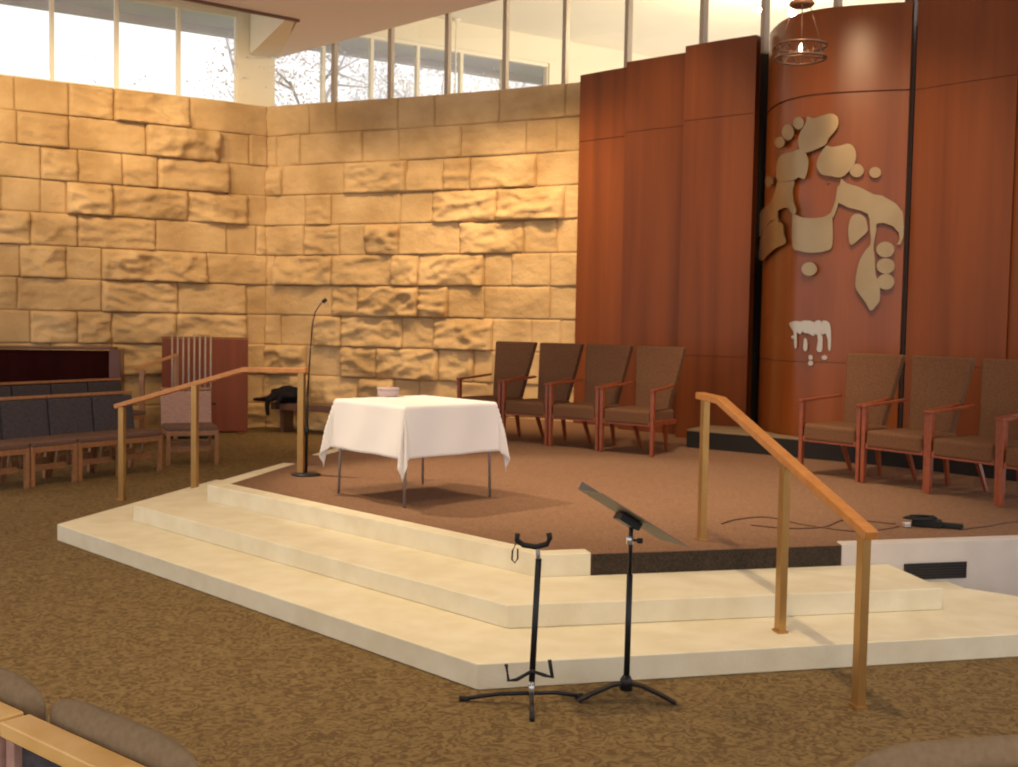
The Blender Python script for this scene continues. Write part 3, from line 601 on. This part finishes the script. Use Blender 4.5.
handrail('handrail', [((1.666,5.168,0),.82),((1.487,5.965,.13),1.045),((1.262,7.17,ZP),1.30)],
 [(1.674,5.08,.828),(1.30,6.86,1.318),(1.235,7.22,1.322)], 'wooden handrail on three bronze posts at the right of the front steps')
handrail('handrail', [((-3.69,10.66,0),.895),((-2.87,10.22,.13),1.145),((-1.82,9.82,ZP),1.295)],
 [(-3.76,10.70,.895),(-2.385,10.06,1.30),(-1.77,9.80,1.315)], 'wooden handrail on three bronze posts at the left end of the steps')

# ================================================================ STANDS
# microphone stand
t = empty('microphone_stand', (-1.778,9.83,ZP)); tag(t, 'thin black microphone stand with gooseneck on a round base behind the left handrail', 'microphone stand')
MB().lathe([(0,0),(.13,0),(.13,.012),(.10,.022),(.02,.03),(0,.03)], n=28).build('base', M['black'], t)
MB().tube([(0,0,.03),(.01,0,.78)], .012).build('lower_tube', M['black'], t)
MB().lathe([(0,.36),(.022,.36),(.024,.39),(.022,.44),(0,.44)], n=14).build('clutch', M['black'], t)
MB().tube([(.01,0,.76),(.03,0,1.12)], .008).build('upper_tube', M['black'], t)
MB().tube([(.03,0,1.12),(.045,0,1.32),(.07,0,1.44),(.115,0,1.51),(.14,0,1.53)], .005).build('gooseneck', M['black'], t)
MB().tube([(.135,0,1.525),(.165,0,1.553)], .017, n=12).build('microphone', M['rubber'], t)
# guitar stand
gs = (.130,5.12,0)
t = empty('guitar_stand', gs); tag(t, 'black guitar stand with padded yoke and cradle on three splayed legs', 'guitar stand')
MB().tube([(0,0,.09),(.010,.02,.35),(.022,.03,.68)], .0145).build('pole', M['black'], t)
MB().tube([(.022,.03,.66),(.016,.03,.74)], .010).build('neck_tube', M['steel'], t)
MB().tube([(-.078,.01,.80),(-.080,.01,.77),(-.05,.02,.745),(.01,.03,.735),(.06,.02,.752),(.072,.01,.78),(.066,.01,.805)], .013, n=8).build('yoke', M['rubber'], t)
MB().tube([(-.080,.01,.765),(-.100,.0,.72),(-.102,0,.68),(-.088,0,.665),(-.075,0,.685),(-.076,.005,.73)], .004, n=6).build('strap', M['rubber'], t)
MB().tube([(-.12,-.05,.205),(-.108,-.07,.135),(-.07,-.07,.14),(0,-.02,.165),(.055,-.06,.16),(.092,-.09,.16),(.078,-.07,.235)], .009, n=8).build('cradle', M['rubber'], t)
MB().lathe([(0,.04),(.014,.04),(.014,.11),(0,.11)], n=12).build('collar', M['chrome'], t)
for q in ((-.32,.03,.012),(.235,.10,.012),(.0,-.215,.012)):
    l = MB().tube([(0,0,.055),(q[0]*.5,q[1]*.5,.042),q], .010, n=8).build('leg', M['black'], t)
    MB().tube([(q[0]*.9,q[1]*.9,.014),(q[0]*1.05,q[1]*1.05,.0125)], .0125, n=8).build('rubber_foot', M['rubber'], l)
# music stand
t = empty('music_stand', (.58,5.208,0)); tag(t, 'black music stand with a tilted sheet metal desk, in front of the stone steps', 'music stand')
MB().tube([(0,0,.06),(.004,0,.60)], .0145).build('pole', M['black'], t)
MB().tube([(.004,0,.58),(.005,0,.87)], .010).build('inner_tube', M['black'], t)
k_ = MB().tube([(.005,-.0,.765),(.045,-.02,.765)], .006).build('knob', M['black'], t); MB().lathe([(0,-.012),(.014,-.01),(.014,.01),(0,.012)], (.045,-.02,.765), n=12).build('knob_cap', M['black'], k_)
MB().lathe([(0,.745),(.017,.745),(.017,.785),(0,.785)], n=12).build('collar', M['chrome'], t)
for a in (192,-14,90):
    a = math.radians(a); L = .235 if math.sin(a) < .5 else .18; pth = [(0,0,.085),(.30*L*math.cos(a),.30*L*math.sin(a),.075),(.7*L*math.cos(a),.7*L*math.sin(a),.04),(L*math.cos(a),L*math.sin(a),.008)]
    l = MB()
    for p, q in zip(pth[:-1], pth[1:]): l.bar(p, q, .034, .012)
    l.build('leg', M['black'], t)
MB().lathe([(0,.05),(.03,.05),(.03,.10),(.016,.12),(0,.12)], n=16).build('hub', M['black'], t)
# desk: plate seen from behind, tilted back
cdk = Vector((.008,.0,.872)); xa = Vector((.46,.10,-.285)).normalized(); ya = Vector((-.11,-1.0,.31)); ya = (ya-xa*ya.dot(xa)).normalized(); na_ = xa.cross(ya).normalized()
R3 = Matrix((xa, ya, na_)).transposed()
d_ = MB(); d_.box(cdk, (.49,.33,.004), rot=R3); d_.box(cdk-ya*.165+na_*.02*(1 if na_.z>0 else -1), (.49,.004,.04), rot=R3)
d_.build('desk', M['grey_metal'], t)
MB().box(cdk-xa*.01-na_*.025*(1 if na_.z>0 else -1), (.11,.10,.04), rot=R3).build('bracket', M['black'], t, bevel=.004)

# ================================================================ POWER STRIP AND CABLES
t = empty('power_adapter', (2.93,7.80,ZP)); tag(t, 'black adapter with a white plug in a tangle of cord on the platform edge carpet', 'adapter')
MB().box((.02,.0,.03),(.20,.09,.055),-.35).build('body', M['rubber'], t, bevel=.012, seg=3)
MB().box((.17,-.05,.02),(.16,.06,.035),-.5).build('socket', M['rubber'], t, bevel=.008)
MB().box((-.14,-.05,.022),(.05,.04,.04),.3).build('plug', M['chrome'], t, bevel=.008)
tg = MB(); rr_ = random.Random(4)
pts = [(math.cos(k*.7)*(.10+.03*math.sin(k*1.9))-.02, math.sin(k*.7)*(.06+.02*math.cos(k*2.3)), .065+.008*math.sin(k)) for k in range(26)]
tg.tube(pts, .006, n=6).build('coil', M['rubber'], t)
def cord(pts, lab):
    V = [Vector((p[0],p[1])) for p in pts]; S = catmull(V, 8); o0 = S[0]
    o = MB().tube([(p.x-o0.x,p.y-o0.y,.006) for p in S], .005, n=6).build('cord', M['trimdark'], None); o.location = (o0.x,o0.y,ZP)
    tag(o, lab, 'cord', 'loose cords on the platform')
cord([(2.74,7.76),(2.4,7.55),(2.1,7.75),(1.9,8.05),(1.66,7.95),(1.5,7.75)], 'thin dark cord curving left from the adapter towards the middle post')
cord([(2.75,7.86),(2.45,8.0),(2.2,7.7),(1.95,7.62),(1.7,7.72)], 'thin dark cord looping behind the first one, left of the adapter')
cord([(3.14,7.70),(3.4,7.85),(3.7,8.05),(4.1,8.0)], 'thin dark cord running right from the adapter to the picture edge')

# ================================================================ LEFT SIDE: ROWS OF CHAIRS
def make_row_chair(W=.565, back='pewfabric'):
    t = empty('chapel_chair')     # faces local -Y
    MB().box((0,0,.435),(W-.02,.50,.06)).build('seat', M['pewseat'], t, bevel=.02, seg=3)
    fr_ = MB(); fr_.box((0,-.225,.385),(W-.02,.035,.07)); fr_.box((0,.225,.385),(W-.02,.03,.06)); fr_.box((-W/2+.03,0,.385),(.03,.45,.06)); fr_.box((W/2-.03,0,.385),(.03,.45,.06)); fr_.build('seat_frame', M['pewwood'], t, bevel=.004)
    for sx in (-1,1):
        MB().bar((sx*(W/2-.03),-.225,0),(sx*(W/2-.03),-.225,.40),.045,.045).build('leg', M['pewwood'], t, bevel=.004)
        MB().bar((sx*(W/2-.03),.27,0),(sx*(W/2-.03),.225,.40),.04,.045,(0,1,0)).build('leg', M['pewwood'], t, bevel=.004)
    th = .13; R_ = Matrix.Rotation(-th, 3, 'X')
    MB().box((0,.265,.64),(W-.02,.055,.42), rot=R_).build('backrest', M[back], t, bevel=.015, seg=3)
    MB().box((0,.30,.875),(W-.005,.06,.035), rot=R_).build('top_rail', M['pewwood'], t, bevel=.006)
    rk = MB(); rk.box((0,.02,.16),(W-.12,.30,.015)); rk.box((0,-.12,.19),(W-.12,.012,.05)); rk.box((0,.16,.20),(W-.12,.012,.09)); 
    for sx in (-1,1): rk.bar((sx*(W/2-.075),.02,.16),(sx*(W/2-.055),.02,.37),.012,.03)
    rk.build('book_rack', M['pewwood'], t)
    return t
rp = make_row_chair(); KIDS[rp.name] = list(rp.children)
def place_row(o, x, y, fdir, lab, grp):
    f_ = Vector(fdir).normalized(); a = math.atan2(f_.x, -f_.y)
    o.location = (x-f_.x*.225, y-f_.y*.225, 0); o.rotation_euler = (0,0,a); tag(o, lab, 'chair', grp)
G1 = 'joined chairs in the front row left of the platform'
fm_ = [(-5.00,11.05,(.85,-.53),'grey backed wooden chair in the front row, cut by the left picture edge'),
 (-4.70,11.53,(.85,-.53),'second grey backed chair from the picture edge in the front row left of the steps'),
 (-4.40,12.005,(.85,-.53),'third grey backed chair from the picture edge, behind the lowest handrail post'),
 (-4.10,12.48,(.85,-.53),'fourth grey backed chair, next to the mauve backed end chair')]
for i, (x, y, d, lab) in enumerate(fm_): place_row(rp if i == 0 else copy_tree(rp), x, y, d, lab, G1)
ec = make_row_chair(.62, 'pinkfabric'); place_row(ec, -3.75,13.26, (.42,-.91), 'mauve backed end chair of the front row, by the middle handrail post and brown panel', G1)
G2 = 'second row of chairs left of the platform'
for i in range(5):
    x, y = -6.32+.30*i, 13.15+.478*i
    place_row(copy_tree(rp), x, y, (.85,-.53), 'rear row chair showing only its top rail, %s' % ['at the picture edge','second from the picture edge','third from the picture edge','fourth from the picture edge','at the end near the small handrail'][i], G2)
# upright piano like case against the left wall
pz = Vector((-6.05,14.9)); t = empty('upright_piano', (-6.38,15.47,0), math.radians(14)); tag(t, 'low dark piano case with a black front and brown end behind the chair rows', 'piano')
MB().box((-.06,.25,.63),(1.72,.46,1.24)).build('case', M['piano'], t, bevel=.01)
MB().box((.885,.21,.64),(.15,.62,1.28)).build('end_panel', M['pianoend'], t, bevel=.01)
MB().box((-.05,.24,1.295),(1.86,.52,.03)).build('lid', M['pianoend'], t, bevel=.006)
MB().box((-.12,-.14,.62),(1.72,.32,.09)).build('key_shelf', M['piano'], t, bevel=.01)
# brown door like panel in the corner
pa, pb = Vector((-5.20,16.75)), Vector((-3.98,17.05)); d = pb-pa; a = math.atan2(d.y, d.x)
t = empty('wooden_screen', ((pa.x+pb.x)/2,(pa.y+pb.y)/2,0), a); tag(t, 'brown mahogany screen standing in the corner of the stone walls', 'screen')
MB().box((0,0,.73),(d.length,.04,1.40)).build('panel', M['cabinet'], t, bevel=.005)
for sx in (-1,1): MB().box((sx*(d.length/2-.12),0,.012),(.06,.36,.024)).build('foot', M['cabinet'], t, bevel=.004)
MB().box((0,0,1.445),(d.length+.01,.05,.02)).build('cap', M['cabinet'], t, bevel=.003)
# chrome tube rack
t = empty('chime_rack', (-4.60,16.2,0), math.radians(12)); tag(t, 'row of slim upright chrome tubes standing in front of the brown screen', 'chime rack')
MB().box((0,0,.02),(.72,.25,.04)).build('base', M['black'], t, bevel=.005)
for k in range(8): MB().tube([(-.27+k*.077,0,.04),(-.27+k*.077,0,1.50+.02*math.sin(k*1.7))], .013, n=10).build('tube', M['tube'], t)
MB().box((0,.0,.50),(.70,.04,.03)).build('crossbar', M['black'], t)
# short handrail behind rows
t = empty('small_handrail', (-5.17,15.75,0)); tag(t, 'short wooden handrail sloping up behind the second row, left of the brown screen', 'handrail')
MB().box((0,0,.5),(.07,.05,1.0)).build('post', M['pewwood'], t, bevel=.005); MB().box((.42,.18,.60),(.05,.05,1.20)).build('post', M['pewwood'], t, bevel=.005)
MB().bar((-.09,-.03,1.01),(.45,.19,1.22),.06,.04).build('rail', M['railwood'], t, bevel=.006)
# ledge along the stone wall with a dark garment
lp = [(-3.66,17.16),(-2.66,16.72),(-1.35,16.22),(-1.0,16.06)]
t = empty('low_bench', (-3.66,17.16,0)); tag(t, 'dark low wooden ledge bench along the foot of the curved stone wall', 'bench')
MB().add([],[]); sl = strip([(p[0]+3.66,p[1]-17.16) for p in lp], .42, .36, .46); sl.build('bench_top', M['ledge'], t, bevel=.006)
for p in (lp[0], lp[1], lp[2]): MB().box((p[0]+3.66+.22,p[1]-17.16+.18,.18),(.06,.28,.36),-.4).build('bracket', M['ledge'], t)
def blob(u, v):
    a = 2*PI*u; ph = PI*v
    n = noise.noise(Vector((math.cos(a)*1.6*math.sin(ph), math.sin(a)*1.6*math.sin(ph), math.cos(ph)*1.6+3)))
    r = 1+.38*n
    return (.30*r*math.sin(ph)*math.cos(a), .15*r*math.sin(ph)*math.sin(a), .125+.125*r*math.cos(ph))
cx_, cy_ = -3.42,17.19
t = empty('black_coat', (cx_,cy_,.462), -.4); tag(t, 'black coat heaped on the low ledge, one end trailing over its edge', 'coat')
MB().grid(blob, 28, 16).build('bundle', M['blackcloth'], t)
def slv(pts, r, nm): MB().tube([(p.x,p.y,p.z) for p in catmull([Vector(p) for p in pts], 5)], r, n=8, r2=r*.45).build(nm, M['blackcloth'], t)
slv([(-.15,-.05,.12),(-.28,-.08,.06),(-.42,-.06,.04),(-.58,-.03,.03)], .05, 'sleeve')
slv([(-.10,-.10,.10),(-.16,-.24,.05),(-.17,-.26,-.06),(-.15,-.26,-.18)], .055, 'sleeve')
slv([(.02,-.10,.10),(.0,-.23,.04),(.01,-.25,-.08)], .05, 'hem')

# ================================================================ FOREGROUND CHAIRS
def make_seat():
    t = empty('auditorium_chair')   # faces local -Y, its back towards the viewer
    W = .56
    MB().box((0,.035,.865),(W,.07,.035)).build('top_rail', M['oak'], t, bevel=.005)
    MB().box((0,.03,.60),(W-.08,.018,.50)).build('back_panel', M['pewfabric'], t)
    for sx in (-1,1): MB().box((sx*(W/2-.02),.03,.52),(.035,.055,.66)).build('stile', M['pinkfabric'], t, bevel=.004)
    def cush(u, v):
        x = (u-.5)*(W-.005); a = v*PI*2; top = .928-.04*(abs(u-.5)*2)**5
        z0 = .45; zc = (top+z0)/2; h = (top-z0)/2; e = 1-(abs(u-.5)*2)**8
        return (x, -.05+.05*math.cos(a)*max(e,.02), zc+h*math.sin(a)*(abs(math.sin(a))**-.35 if abs(math.sin(a))>1e-3 else 1))
    MB().grid(cush, 24, 28).build('backrest', M['greyfabric'], t)
    MB().box((0,-.28,.43),(W-.02,.46,.10)).build('seat', M['greyfabric'], t, bevel=.03, seg=3)
    MB().box((0,-.26,.36),(W-.06,.42,.04)).build('seat_frame', M['oak'], t, bevel=.004)
    for sx in (-1,1):
        for y in (.02,-.46): MB().bar((sx*(W/2-.03),y,0),(sx*(W/2-.03),y,.36),.035,.035).build('leg', M['oak'], t, bevel=.004)
    return t
ap = make_seat(); KIDS[ap.name] = list(ap.children)
dR = Vector((.36,-.285)).normalized(); base = Vector((-1.070,2.472))
for i, (c, a, lab) in enumerate([(base+dR*.29, 141.5, 'wood framed seat back in the lower left foreground with a light oak top rail'),
        (base-dR*.29, 141.5, 'wood framed seat back at the bottom left picture corner, only its rail end showing'),
        (Vector((1.0,2.25)), 192, 'taupe cushioned seat back rising at the bottom right picture corner')]):
    o = ap if i == 0 else copy_tree(ap); o.location = (c.x, c.y, 0); o.rotation_euler = (0,0,math.radians(a)); tag(o, lab, 'chair', 'seats in the foreground')

# ================================================================ LIGHT
W = bpy.data.worlds.new('world'); bpy.context.scene.world = W; W.use_nodes = True
bg = W.node_tree.nodes['Background']; bg.inputs[0].default_value = (1,.96,.955,1); bg.inputs[1].default_value = 1.0
def spot(loc, tgt, e, size, blend=.6, col=(1,.74,.42), r=.08):
    l = bpy.data.lights.new('spot', 'SPOT'); l.energy = e; l.color = col; l.spot_size = math.radians(size); l.spot_blend = blend; l.shadow_soft_size = r
    o = bpy.data.objects.new('ceiling_spot', l); COL.objects.link(o); o.location = loc; d = Vector(tgt)-Vector(loc); o.rotation_euler = d.to_track_quat('-Z','Y').to_euler(); return o
# wall washers on the curved stone wall
WC = (1,.70,.36)
for (x, y, tx, ty, e) in ((-3.1,14.9,-3.2,17.5,130),(-2.2,14.7,-2.1,17.1,170),(-1.1,14.2,-1.0,16.7,230),(-.2,13.7,.05,16.1,300),(.35,13.2,.6,15.8,240)):
    spot((x,y,5.8), (tx,ty,1.9), e, 74, 1, WC)
for (x, y, tx, ty, e) in ((-4.6,14.0,-4.7,17.4,180),(-5.8,13.2,-5.9,16.7,230),(-7.2,12.3,-7.3,15.8,250)):  # left wall washers, aimed high and strengthened to stand in for window daylight
    spot((x,y,5.8), (tx,ty,4.2), e, 84, 1, WC)
# pools on platform, table and steps
spot((-4.0,10.3,5.8), (.3,9.4,.4), 900, 40, .5, (1,.80,.55), .05)
spot((1.2,9.4,5.8), (1.3,10.2,.4), 620, 66, .8, (1,.76,.50))
spot((-2.6,6.6,5.8), (-2.4,7.2,0), 380, 95, .9)
spot((.8,5.2,5.8), (.9,5.6,0), 330, 90, .9)
spot((2.2,8.4,5.8), (3.4,11.8,2.9), 330, 55, .8, (1,.72,.42))
spot((.8,11.0,5.8), (1.6,14.2,3.2), 260, 65, .8, (1,.72,.42))
spot((3.2,7.2,5.8), (4.6,10.6,2.4), 150, 60, .8, (1,.72,.42))
spot((-3.6,9.5,5.8), (-5.2,12.8,.4), 160, 80, .9)
# lamps of the room behind the clerestory
for i, (x, y, lab) in enumerate(((3.62,17.0,'small bright ceiling lamp beyond the glass, left of the clerestory post above the ark slot'),(4.18,17.2,'small bright ceiling lamp beyond the glass, just left of the hanging ring lamp'))):
    t = empty('ceiling_lamp', (x,y,ZCH)); tag(t, lab, 'ceiling lamp', 'ceiling lamps beyond the clerestory')
    MB().tube([(0,0,0),(0,0,-.40)], .012).build('stem', M['frame'], t)
    MB().lathe([(0,-.38),(.045,-.39),(.06,-.46),(.055,-.46),(.0,-.41)], n=16).build('lamp_shade', M['frame'], t)
    MB().lathe([(0,-.50),(.03,-.49),(.042,-.455),(.02,-.42),(0,-.42)], n=16).build('bulb', M['bulb'], t)
    l = bpy.data.lights.new('far_room', 'POINT'); l.energy = 150; l.shadow_soft_size = .04; l.color = (1,.82,.50); o = bpy.data.objects.new('far_room_light', l); COL.objects.link(o); o.location = (x,y,ZCH-.56)

# ================================================================ CAMERA
cam = bpy.data.cameras.new('cam'); cam.sensor_width = 36; cam.sensor_fit = 'HORIZONTAL'; cam.lens = 36*1120/1018; cam.clip_end = 200; cam.dof.use_dof = True; cam.dof.focus_distance = 1.3; cam.dof.aperture_fstop = 18
co = bpy.data.objects.new('camera', cam); COL.objects.link(co)
Fv = Vector((0,.99844711,-.05570789)); Rv = Vector((.99983804,.00100258,.01796914)); Uv = Vector((-.01799708,.05569887,.9982854))
mw = Matrix((Rv, Uv, -Fv)).transposed().to_4x4(); mw.translation = Vector((0,0,1.78)); co.matrix_world = mw
sc_ = bpy.context.scene; sc_.camera = co
vs_ = sc_.view_settings; vs_.view_transform = 'Standard'; vs_.look = 'None'; vs_.gamma = 1; vs_.use_curve_mapping = False; vs_.exposure = .4
